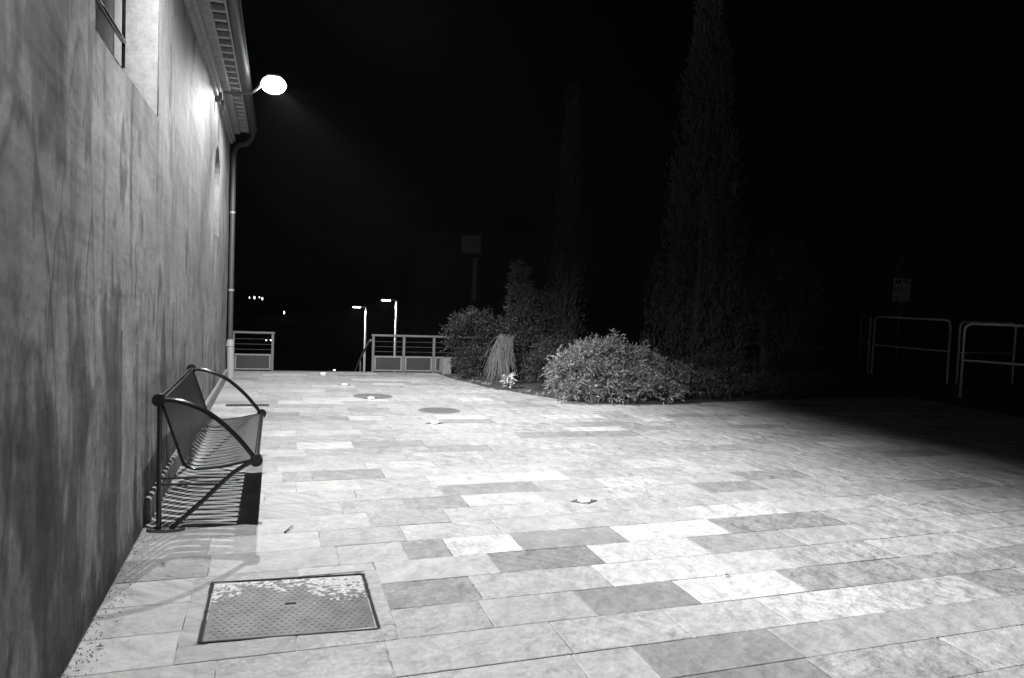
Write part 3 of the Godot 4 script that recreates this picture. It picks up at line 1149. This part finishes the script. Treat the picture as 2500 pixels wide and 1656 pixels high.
# ---------------------------------------------------------------- bench
func build_bench() -> void:
	var zn := -5.94
	var l := 2.16
	var t := thing("bench", "dark metal slatted bench with curved arms standing against the wall", "bench", Vector3(-0.74, 0, zn))
	var rear := Vector3(-0.01, 0.905, 0)
	var front := Vector3(0.63, 0.48, 0)
	# slats follow one bent profile from the top rail to the front rail
	var prof := curve([Vector3(0.0, 0.90, 0), Vector3(0.045, 0.78, 0), Vector3(0.125, 0.54, 0), Vector3(0.165, 0.452, 0), Vector3(0.24, 0.425, 0), Vector3(0.40, 0.437, 0), Vector3(0.54, 0.466, 0), Vector3(0.625, 0.485, 0)], 5)
	var strip := func(z0: float, z1: float, from: int, to: int) -> ArrayMesh:
		var st := st_new()
		st.set_smooth_group(1)
		for side in 2:
			for i in range(from, to):
				var a: Vector3 = prof[i]
				var b: Vector3 = prof[i + 1]
				var na: Vector3 = Vector3(prof[mini(i + 1, prof.size() - 1)].y - prof[maxi(i - 1, 0)].y, prof[maxi(i - 1, 0)].x - prof[mini(i + 1, prof.size() - 1)].x, 0).normalized() * 0.005 * side
				var nb: Vector3 = Vector3(prof[mini(i + 2, prof.size() - 1)].y - prof[i].y, prof[i].x - prof[mini(i + 2, prof.size() - 1)].x, 0).normalized() * 0.005 * side
				var q := [a + na + Vector3(0, 0, z0), a + na + Vector3(0, 0, z1), b + nb + Vector3(0, 0, z1), b + nb + Vector3(0, 0, z0)]
				if side:
					q.reverse()
				quad(st, q[0], q[1], q[2], q[3])
		return done(st)
	var n := 18
	var slat: ArrayMesh = strip.call(-0.04, 0.04, 0, prof.size() - 1)
	for i in n:
		part("slat", slat, M.slat, t, Vector3(0, 0, -0.045 - (l - 0.09) * i / (n - 1)))
	var lip: ArrayMesh = strip.call(-l + 0.01, -0.01, prof.size() - 7, prof.size() - 1)
	part("front_plate", lip, M.slat, t, Vector3(0, 0.003, 0))
	var st := st_new()
	tube(st, [rear, rear + Vector3(0, 0, -l)], 0.02, -1, 12)
	part("top_rail", done(st), M.iron, t)
	st = st_new()
	tube(st, [front, front + Vector3(0, 0, -l)], 0.02, -1, 12)
	part("front_rail", done(st), M.iron, t)
	for e in [0.0, -l]:
		var z := Vector3(0, 0, e)
		var s := 1.0 if e == 0.0 else -1.0
		st = st_new()
		tube(st, [Vector3(0.0, 0.01, 0) + z, Vector3(-0.005, 0.90, 0) + z], 0.0175, -1, 12)
		part("rear_post", done(st), M.iron, t)
		st = st_new()
		tube(st, curve([rear + z, Vector3(0.12, 0.895, 0) + z, Vector3(0.30, 0.82, 0) + z, Vector3(0.48, 0.665, 0) + z, front + z], 6), 0.0165, -1, 12)
		part("arm", done(st), M.iron, t)
		st = st_new()
		tube(st, curve([Vector3(0.075, 0.012, 0) + z, Vector3(0.28, 0.20, 0) + z, Vector3(0.44, 0.36, 0) + z, Vector3(0.55, 0.44, 0) + z, front + z], 6), 0.0165, -1, 12)
		part("front_strut", done(st), M.iron, t)
		st = st_new()
		tube(st, curve([prof[0] + z, prof[5] + z, prof[10] + z, prof[14] + z, prof[17] + z, prof[20] + z, prof[25] + z, prof[30] + z, prof[35] + z], 3), 0.010, -1, 8)
		part("seat_edge", done(st), M.iron, t)
		for y in [0.32, 0.365]:
			st = st_new()
			tube(st, [Vector3(-0.003, y, 0) + z, Vector3(0.28 + (y - 0.20), y, 0) + z], 0.009, -1, 8)
			part("stretcher", done(st), M.iron, t)
		for c in [rear, front]:
			st = st_new()
			tube(st, [c + z + Vector3(0, 0, -0.03), c + z + Vector3(0, 0, 0.022 * s + 0.008)], 0.044, -1, 20)
			var k := part("knuckle", done(st), M.iron, t)
			st = st_new()
			tube(st, [c + z + Vector3(0, 0, 0.0), c + z + Vector3(0, 0, 0.022 * s + 0.016)], 0.014, -1, 12)
			part("bolt", done(st), M.iron, k)
		# oval foot with a raised rim
		st = st_new()
		st.set_smooth_group(-1)
		var ring := func(r: float, y: float, q: int) -> Vector3:
			var a := TAU * q / 24
			return Vector3(0.045 + 0.125 * r * cos(a), y, 0.055 * r * sin(a)) + z
		for q in 24:
			quad(st, ring.call(1.0, -0.002, q), ring.call(1.0, -0.002, q + 1), ring.call(0.98, 0.02, q + 1), ring.call(0.98, 0.02, q))
			quad(st, ring.call(0.98, 0.02, q), ring.call(0.98, 0.02, q + 1), ring.call(0.88, 0.02, q + 1), ring.call(0.88, 0.02, q))
			quad(st, ring.call(0.88, 0.02, q), ring.call(0.88, 0.02, q + 1), ring.call(0.86, 0.010, q + 1), ring.call(0.86, 0.010, q))
			for v in [ring.call(0.86, 0.010, q), ring.call(0.86, 0.010, q + 1), ring.call(0.0, 0.010, 0)]:
				st.add_vertex(v)
		part("foot", done(st), M.cast, t)

# ---------------------------------------------------------------- plants
func shrub(called: String, label: String, category: String, at: Vector3, lumps: Array, leaf_l: float, leaf_w: float, m: Material, rise := 0.4, group := "") -> Node3D:
	var t := thing(called, label, category, at, group)
	var st: SurfaceTool
	for i in 7:
		st = st_new()
		var b: Array = lumps[i % lumps.size()]
		var c: Vector3 = b[0]
		tube(st, curve([Vector3(c.x * 0.5 + rng.randf_range(-0.06, 0.06), -0.01, c.z * 0.5 + rng.randf_range(-0.06, 0.06)), c * 0.5 + rand_dir() * 0.05, c + rand_dir() * b[1] * 0.5], 4), 0.014, 0.004, 5)
		part("stem", done(st), M.bark, t)
	st = st_new()
	for b in lumps:
		clump(st, b[0], b[1], b[2], leaf_l, leaf_w, rise)
	part("foliage", done(st), m, t)
	return t

func cypress(label: String, at: Vector3, h: float, r: float, n: int, low := 0.04) -> void:
	var t := thing("cypress_tree", label, "tree", at, "cypress trees behind the planting")
	var st := st_new()
	tube(st, [Vector3(0, -0.02, 0), Vector3(0.03, h * 0.4, 0), Vector3(0, h * 0.96, 0)], r * 0.12, 0.01, 8)
	part("trunk", done(st), M.bark, t)
	st = st_new()
	st.set_smooth_group(-1)
	# upright tufts of unequal size hung round the stem, with gaps between them
	for i in n:
		var k := pow(rng.randf(), 1.15)
		var y := lerpf(h * low, h * 0.97, k)
		var prof: float = pow(sin(clampf(0.14 + 0.86 * (1.0 - k), 0.0, 1.0) * PI * 0.5), 0.9) * (0.8 + 0.35 * (1.0 - k))
		var a := rng.randf() * TAU
		var rr := r * prof * rng.randf_range(0.5, 1.22)
		var c := Vector3(cos(a) * rr, y, sin(a) * rr)
		var th := rng.randf_range(0.16, 0.62) * (0.6 + 0.6 * prof)
		var tw := th * rng.randf_range(0.22, 0.36)
		for q in int(46.0 * rng.randf_range(0.6, 1.2)):
			var u := rand_dir()
			var p := c + Vector3(u.x * tw, u.y * th, u.z * tw)
			var d := (Vector3.UP + Vector3(cos(a), 0, sin(a)) * 0.25 + rand_dir() * 0.4).normalized()
			leaf(st, p, d, rand_dir(), rng.randf_range(0.07, 0.15), rng.randf_range(0.02, 0.04), 0.0)
	part("crown", done(st), M.tree, t)

func build_plants() -> void:
	# the broad clipped bush in the light
	shrub("broadleaf_bush", "broad rounded leafy bush standing in the lamplight at the bed's front", "bush", Vector3(5.3, 0.03, -12.75), [
		[Vector3(-0.62, 0.36, 0.1), Vector3(0.34, 0.34, 0.36), 1500], [Vector3(-0.32, 0.62, 0.05), Vector3(0.36, 0.26, 0.36), 1500], [Vector3(0.10, 0.70, -0.05), Vector3(0.36, 0.27, 0.36), 1600],
		[Vector3(-0.05, 0.34, 0.25), Vector3(0.36, 0.30, 0.32), 1600], [Vector3(0.50, 0.58, -0.1), Vector3(0.32, 0.26, 0.36), 1100], [Vector3(0.62, 0.28, 0.22), Vector3(0.38, 0.26, 0.30), 1300], [Vector3(0.95, 0.46, -0.15), Vector3(0.32, 0.26, 0.32), 900],
		[Vector3(1.22, 0.26, 0.0), Vector3(0.34, 0.24, 0.30), 900], [Vector3(-0.50, 0.14, 0.34), Vector3(0.36, 0.15, 0.22), 900], [Vector3(0.20, 0.13, 0.44), Vector3(0.38, 0.15, 0.2), 900], [Vector3(0.90, 0.13, 0.36), Vector3(0.38, 0.15, 0.2), 700],
		[Vector3(-0.75, 0.62, 0.0), Vector3(0.10, 0.14, 0.10), 90], [Vector3(0.22, 0.98, 0.0), Vector3(0.08, 0.10, 0.08), 70], [Vector3(-0.22, 0.90, 0.1), Vector3(0.07, 0.09, 0.07), 60], [Vector3(0.74, 0.82, 0.0), Vector3(0.09, 0.10, 0.08), 70], [Vector3(1.5, 0.42, 0.0), Vector3(0.10, 0.12, 0.10), 80]],
		0.088, 0.022, M.bush, 0.1)
	# low plants trailing to the right along the bed
	for e in [[Vector3(6.75, 0.03, -12.75), 0.32, "low plant touching the right end of the broad lit bush"], [Vector3(7.25, 0.03, -12.75), 0.24, "second low plant right of the broad lit bush, on the bed's edge"], [Vector3(7.85, 0.03, -12.9), 0.28, "third low plant right of the broad lit bush, nearly dark"], [Vector3(8.6, 0.03, -13.05), 0.2, "fourth low plant along the bed's edge, lost in the dark"]]:
		var r: float = e[1]
		shrub("low_plant", e[2], "plant", e[0], [[Vector3(0, r * 0.8, 0), Vector3(r * 1.2, r, r), 700], [Vector3(r * 0.9, r * 0.5, 0.1), Vector3(r, r * 0.6, r * 0.8), 400]], 0.085, 0.026, M.undergrowth, 0.4, "low plants trailing right of the bush")
	# dark shrubs at the left end
	shrub("dark_shrub", "dark rounded shrub hiding the railing beside the low wall end", "shrub", Vector3(4.15, 0.03, -16.0), [
		[Vector3(-0.3, 0.75, 0.0), Vector3(0.6, 0.6, 0.5), 5000], [Vector3(0.25, 0.6, 0.2), Vector3(0.6, 0.6, 0.5), 4500], [Vector3(-0.2, 0.3, 0.4), Vector3(0.6, 0.32, 0.5), 3000]],
		0.07, 0.024, M.shrub, 0.5)
	shrub("upright_conifer", "upright dark conifer shrub taller than its neighbours, behind the weeping grass", "shrub", Vector3(4.75, 0.03, -15.2), [
		[Vector3(-0.22, 1.9, 0.0), Vector3(0.16, 0.42, 0.16), 900], [Vector3(-0.12, 1.5, 0.0), Vector3(0.30, 0.40, 0.28), 1800], [Vector3(-0.05, 1.05, 0.05), Vector3(0.40, 0.45, 0.38), 2600], [Vector3(0.32, 1.25, -0.1), Vector3(0.22, 0.5, 0.25), 1300], [Vector3(0.0, 0.5, 0.1), Vector3(0.52, 0.5, 0.48), 3200], [Vector3(0.55, 0.75, 0.0), Vector3(0.30, 0.40, 0.30), 1500]],
		0.08, 0.022, M.shrub, 0.8)
	shrub("dark_shrub", "dark low shrub between the weeping grass and the broad lit bush", "shrub", Vector3(4.75, 0.03, -13.9), [
		[Vector3(0.0, 0.34, 0.0), Vector3(0.42, 0.38, 0.5), 3200], [Vector3(0.25, 0.5, -0.3), Vector3(0.5, 0.45, 0.4), 2600]], 0.06, 0.016, M.shrub, 0.3)
	shrub("dark_shrub", "low dark shrub right of the broad lit bush, fading into the night", "shrub", Vector3(7.5, 0.03, -13.3), [
		[Vector3(-0.4, 0.25, 0.1), Vector3(0.6, 0.32, 0.45), 2400], [Vector3(0.3, 0.36, 0.0), Vector3(0.6, 0.42, 0.45), 2600]], 0.07, 0.022, M.shrub, 0.4)
	shrub("dark_shrub", "scattered dark shrub at the right end of the planting bed", "shrub", Vector3(9.3, 0.03, -13.7), [
		[Vector3(-0.5, 0.22, 0.0), Vector3(0.6, 0.3, 0.4), 1500], [Vector3(0.4, 0.4, -0.2), Vector3(0.7, 0.5, 0.4), 1600]], 0.08, 0.025, M.shrub, 0.5)
	# weeping ornamental grass
	var t := thing("weeping_grass", "tuft of long pale drooping grass in front of the dark shrubs", "grass", Vector3(3.98, 0.03, -14.75))
	var st := st_new()
	st.set_smooth_group(-1)
	for i in 150:
		var top := Vector3(rng.randf_range(0.05, 0.32), rng.randf_range(0.55, 0.95), rng.randf_range(-0.15, 0.2))
		var end := Vector3(top.x + rng.randf_range(-0.42, 0.06), rng.randf_range(0.0, 0.5), top.z + rng.randf_range(-0.05, 0.4))
		var o := Vector3(0.2 + rng.randf_range(-0.05, 0.05), -0.02, rng.randf_range(-0.05, 0.05))
		var pts := curve([o, o.lerp(top, 0.6) + Vector3(0.03, 0.1, 0), top, top.lerp(end, 0.45) + Vector3(-0.05, 0.06, 0.02), end], 3)
		var w := rng.randf_range(0.002, 0.004)
		for k in pts.size() - 1:
			var side: Vector3 = (pts[k + 1] - pts[k]).cross(Vector3(0.3, 0.1, 1)).normalized() * w
			quad(st, pts[k] - side, pts[k] + side, pts[k + 1] + side, pts[k + 1] - side)
	part("blades", done(st), M.grass, t)
	# pale woolly plant
	t = thing("silver_leaf_plant", "small pale silver leaved plant at the bed's edge in front of the dark shrubs", "plant", Vector3(4.05, 0.0, -14.05))
	st = st_new()
	st.set_smooth_group(-1)
	for i in 60:
		var a := rng.randf() * TAU
		var y := rng.randf_range(0.02, 0.28)
		var d := Vector3(cos(a), rng.randf_range(0.2, 1.3), sin(a)).normalized()
		leaf(st, Vector3(cos(a) * 0.04, y, sin(a) * 0.04), d, rand_dir(), rng.randf_range(0.08, 0.15), 0.05, 0.3)
	part("leaves", done(st), M.pale_leaf, t)
	st = st_new()
	tube(st, [Vector3(0, -0.01, 0), Vector3(0.01, 0.3, 0)], 0.012, 0.004, 6)
	part("stem", done(st), M.bark, t)
	# weeds along the bed's front edge
	var spots := [[3.52, -15.75, "by the low wall end"], [3.68, -15.1, "left of the weeping grass"], [3.8, -14.65, "at the foot of the weeping grass"], [4.22, -13.55, "right of the silver leaved plant"], [4.4, -13.15, "farther right of the silver leaved plant"], [4.62, -12.85, "left of the broad bush"], [4.78, -12.6, "at the left foot of the broad bush"]]
	for e in spots:
		t = thing("weed_tuft", "small pale weed tuft on the paving edge " + e[2], "weed", Vector3(e[0], 0.0, e[1]), "weeds along the planting edge")
		st = st_new()
		st.set_smooth_group(-1)
		for i in 34:
			var a := rng.randf() * TAU
			var d := Vector3(cos(a) * 0.6, rng.randf_range(0.5, 1.2), sin(a) * 0.6).normalized()
			leaf(st, Vector3(cos(a), 0, sin(a)) * rng.randf() * 0.06, d, rand_dir(), rng.randf_range(0.05, 0.14), 0.02, 0.2)
		part("leaves", done(st), M.weed, t)
	# trees in the dark
	cypress("tall dark cypress rising behind the right end of the broad bush", Vector3(9.35, 0.03, -16.9), 9.0, 0.85, 640)
	cypress("slim dark cypress left of the tall one, farther away", Vector3(7.95, -1.0, -22.0), 8.6, 0.42, 260)
	var tr := thing("dark_tree", "low spreading dark tree right of the tall cypress", "tree", Vector3(11.2, 0.03, -17.0))
	st = st_new()
	tube(st, curve([Vector3(0, -0.02, 0), Vector3(0.05, 0.9, 0), Vector3(-0.2, 1.8, 0.1), Vector3(0.1, 2.8, 0)], 4), 0.10, 0.03, 8)
	tube(st, curve([Vector3(0.05, 0.9, 0), Vector3(0.5, 1.5, 0.2), Vector3(0.9, 2.3, 0.1)], 4), 0.06, 0.02, 7)
	part("trunk", done(st), M.bark, tr)
	st = st_new()
	for b in [[Vector3(-0.4, 1.6, 0), Vector3(0.7, 0.8, 0.6), 2600], [Vector3(0.3, 2.3, 0), Vector3(0.8, 0.8, 0.6), 2600], [Vector3(0.9, 1.5, 0.1), Vector3(0.7, 0.8, 0.6), 2400], [Vector3(0.2, 0.9, 0.2), Vector3(1.0, 0.6, 0.7), 2600]]:
		clump(st, b[0], b[1], b[2], 0.14, 0.045, 0.7, 0.5)
	part("crown", done(st), M.tree, tr)
	# bare twiggy shrub between the conifer and the slim cypress
	t = thing("bare_sapling", "thin bare twigs rising right of the upright conifer", "sapling", Vector3(5.7, 0.03, -15.9))
	st = st_new()
	for i in 9:
		var x := rng.randf_range(-0.3, 0.3)
		tube(st, curve([Vector3(x * 0.3, -0.02, 0), Vector3(x * 0.6, 0.7, rng.randf_range(-0.1, 0.1)), Vector3(x, rng.randf_range(1.2, 1.9), rng.randf_range(-0.2, 0.2))], 5), 0.012, 0.004, 5)
	part("twigs", done(st), M.bark, t)

# ---------------------------------------------------------------- street side
func hoop(called: String, label: String, a: Vector3, b: Vector3, h: float) -> void:
	var t := thing(called, label, "barrier", a, "tubular barriers by the street")
	var d := b - a
	var u := d.normalized()
	var r := 0.16
	var st := st_new()
	var pts := [Vector3(0, -0.02, 0), Vector3(0, h - r, 0)]
	for k in range(1, 6):
		var q := PI / 2 * k / 6
		pts.append(Vector3(0, h - r + r * sin(q), 0) + u * (r - r * cos(q)))
	pts.append(Vector3(0, h, 0) + u * r)
	pts.append(d - u * r + Vector3(0, h, 0))
	for k in range(1, 6):
		var q := PI / 2 * k / 6
		pts.append(d - u * r + u * r * sin(q) + Vector3(0, h - r + r * cos(q), 0))
	pts.append(d + Vector3(0, h - r, 0))
	pts.append(d + Vector3(0, -0.02, 0))
	tube(st, pts, 0.026, -1, 12)
	part("hoop", done(st), M.barrier, t)
	st = st_new()
	tube(st, [Vector3(0, h * 0.5, 0), d + Vector3(0, h * 0.5, 0)], 0.022, -1, 10)
	part("middle_rail", done(st), M.barrier, t)
	for e in [Vector3.ZERO, d]:
		st = st_new()
		tube(st, [e + Vector3(0, -0.025, 0), e + Vector3(0, -0.008, 0)], 0.06, -1, 12)
		part("foot_plate", done(st), M.galv, t)

func build_street() -> void:
	hoop("barrier", "nearest tubular barrier, running out of the picture at the right", Vector3(13.42, 0, -13.27), Vector3(14.34, 0, -11.58), 1.5)
	hoop("barrier", "tubular barrier half hidden behind the nearest one", Vector3(15.76, 0, -15.72), Vector3(17.6, 0, -15.85), 1.5)
	hoop("barrier", "middle tubular barrier, seen whole left of the nearest one", Vector3(15.51, 0, -18.33), Vector3(15.67, 0, -15.92), 1.52)
	hoop("barrier", "farthest tubular barrier, only its end showing at the left", Vector3(18.6, 0, -22.6), Vector3(15.6, 0, -18.6), 1.5)
	# notice and round sign on one post
	var t := thing("street_sign", "round sign above a pale square notice on a post behind the barriers", "sign", Vector3(17.85, 0, -20.05))
	var st := st_new()
	tube(st, [Vector3(0, -0.03, -0.04), Vector3(0, 3.2, -0.04)], 0.03, -1, 10)
	part("post", done(st), M.galv, t)
	st = st_new()
	bevel_box(st, Vector3(-0.31, 1.97, -0.008), Vector3(0.31, 2.66, 0.008), 0.004)
	var notice := part("notice", done(st), M.barrier, t)
	st = st_new()
	for r in [[-0.25, 2.50, -0.17, 2.61], [-0.14, 2.50, -0.05, 2.62], [0.02, 2.58, 0.14, 2.62], [0.12, 2.53, 0.24, 2.585], [-0.27, 2.30, -0.22, 2.42], [-0.17, 2.31, -0.12, 2.42], [-0.05, 2.31, 0.02, 2.34], [-0.27, 2.10, -0.15, 2.125], [-0.27, 2.04, -0.10, 2.06]]:
		box(st, Vector3(r[0], r[1], 0.0085), Vector3(r[2], r[3], 0.010))
	part("print", done(st), M.cast, notice)
	st = st_new()
	bevel_box(st, Vector3(-0.12, 1.84, -0.008), Vector3(0.25, 1.955, 0.008), 0.004)
	part("lower_plate", done(st), M.galv, t)
	st = st_new()
	tube(st, [Vector3(0, 2.95, -0.006), Vector3(0, 2.95, 0.006)], 0.20, -1, 28)
	var face := part("round_plate", done(st), M.cast, t)
	st = st_new()
	var ring := []
	for k in 33:
		ring.append(Vector3(cos(TAU * k / 32) * 0.195, 2.95 + sin(TAU * k / 32) * 0.195, 0.008))
	tube(st, ring, 0.009, -1, 6, false)
	part("rim", done(st), M.galv, face)

# ---------------------------------------------------------------- beyond the terrace
func street_lamp(at: Vector3, top: float, label: String) -> void:
	var t := thing("street_lamp", label, "street lamp", Vector3(at.x, -4.0, at.z), "street lamps beyond the stairs")
	var h := top + 4.0
	var st := st_new()
	tube(st, [Vector3(0, -0.02, 0), Vector3(0, h * 0.6, 0), Vector3(0, h, 0)], 0.048, 0.03, 12)
	part("pole", done(st), M.white_paint, t)
	st = st_new()
	tube(st, [Vector3(0, h - 0.03, 0), Vector3(-0.12, h + 0.02, 0)], 0.022, -1, 10)
	part("bracket", done(st), M.cast, t)
	st = st_new()
	bevel_box(st, Vector3(-0.48, h + 0.012, -0.09), Vector3(-0.06, h + 0.05, 0.09), 0.01)
	part("head", done(st), M.cast, t)
	st = st_new()
	bevel_box(st, Vector3(-0.47, h - 0.028, -0.085), Vector3(-0.20, h + 0.011, 0.085), 0.008)
	part("led_panel", done(st), M.led, t)
	spot(t, Vector3(-0.33, h - 0.005, 0), Vector3(0, -1, 0), 80.0, 0.1, 12.0, 0.05)

func build_far() -> void:
	street_lamp(Vector3(3.15, 0, -30.0), 1.09, "farther and lower of the two white street lamps beyond the stairs")
	street_lamp(Vector3(3.69, 0, -26.0), 1.42, "nearer and taller of the two white street lamps beyond the stairs")
	# far lamps on the hillside: a post, an arm and a glowing head
	var pts := [[Vector3(-4.51, -0.32, -150), 1.0, "faint leftmost light of the small cluster on the far hillside"], [Vector3(-3.68, -0.29, -150), 1.6, "brightest light in the small cluster on the far hillside"], [Vector3(-2.85, -0.2, -150), 1.0, "faint third light of the cluster on the far hillside"], [Vector3(-2.35, -0.42, -150), 1.5, "rightmost light of the small cluster on the far hillside"], [Vector3(1.4, -2.75, -150), 1.6, "single far light alone left of the street lamps"], [Vector3(-0.62, -2.08, -60), 0.85, "left light of the pair seen through the short railing"], [Vector3(-0.3, -2.07, -60), 0.9, "right light of the pair seen through the short railing"], [Vector3(3.6, -3.36, -52), 1.0, "low light just showing over the terrace edge at the stairs"]]
	for e in pts:
		var p: Vector3 = e[0]
		var s: float = e[1]
		var far := p.z < -100.0
		var t := thing("distant_lamp", e[2], "lamp", Vector3(p.x, -4.0, p.z), "far lights in the valley")
		var st := st_new()
		tube(st, [Vector3(0, -0.1, 0), Vector3(0, p.y + 4.0 + 0.1, 0)], 0.05 if far else 0.02, -1, 6)
		part("post", done(st), M.gap, t)
		st = st_new()
		var w := 0.075 * s if far else 0.07 * s
		var hh := 0.17 * s if far else 0.045 * s
		ellipsoid(st, Vector3(0, p.y + 4.0, 0.08), Vector3(w, hh, w), 6, 10)
		part("head", done(st), M.far_light, t)
	# pale gabled house far behind the shrubs
	var b := thing("far_house", "dim house far behind the shrubs with a pale panel under its roof", "house", Vector3(9.6, -4.0, -40.6))
	var st := st_new()
	box(st, Vector3(-3.0, -0.1, -5.0), Vector3(3.2, 8.9, 0.0))
	part("wall", done(st), M.terrain, b)
	st = st_new()
	bevel_box(st, Vector3(-0.63, 7.8, 0.002), Vector3(0.36, 8.7, 0.06), 0.01)
	part("fascia_panel", done(st), M.white_paint, b)
	st = st_new()
	bevel_box(st, Vector3(-0.02, 5.4, 0.002), Vector3(0.22, 7.6, 0.10), 0.01)
	part("pilaster", done(st), M.white_paint, b)
	st = st_new()
	st.set_smooth_group(-1)
	var q := [Vector3(-3.4, 8.8, 0.5), Vector3(3.6, 8.8, 0.5), Vector3(3.6, 10.4, -2.5), Vector3(-3.4, 10.4, -2.5), Vector3(3.6, 8.8, -5.5), Vector3(-3.4, 8.8, -5.5)]
	quad(st, q[0], q[3], q[2], q[1])
	quad(st, q[3], q[5], q[4], q[2])
	quad(st, q[0], q[1], q[4], q[5])
	for tr in [[q[0], q[5], q[3]], [q[1], q[2], q[4]]]:
		for v in tr:
			st.add_vertex(v)
	part("roof", done(st), M.terrain, b)
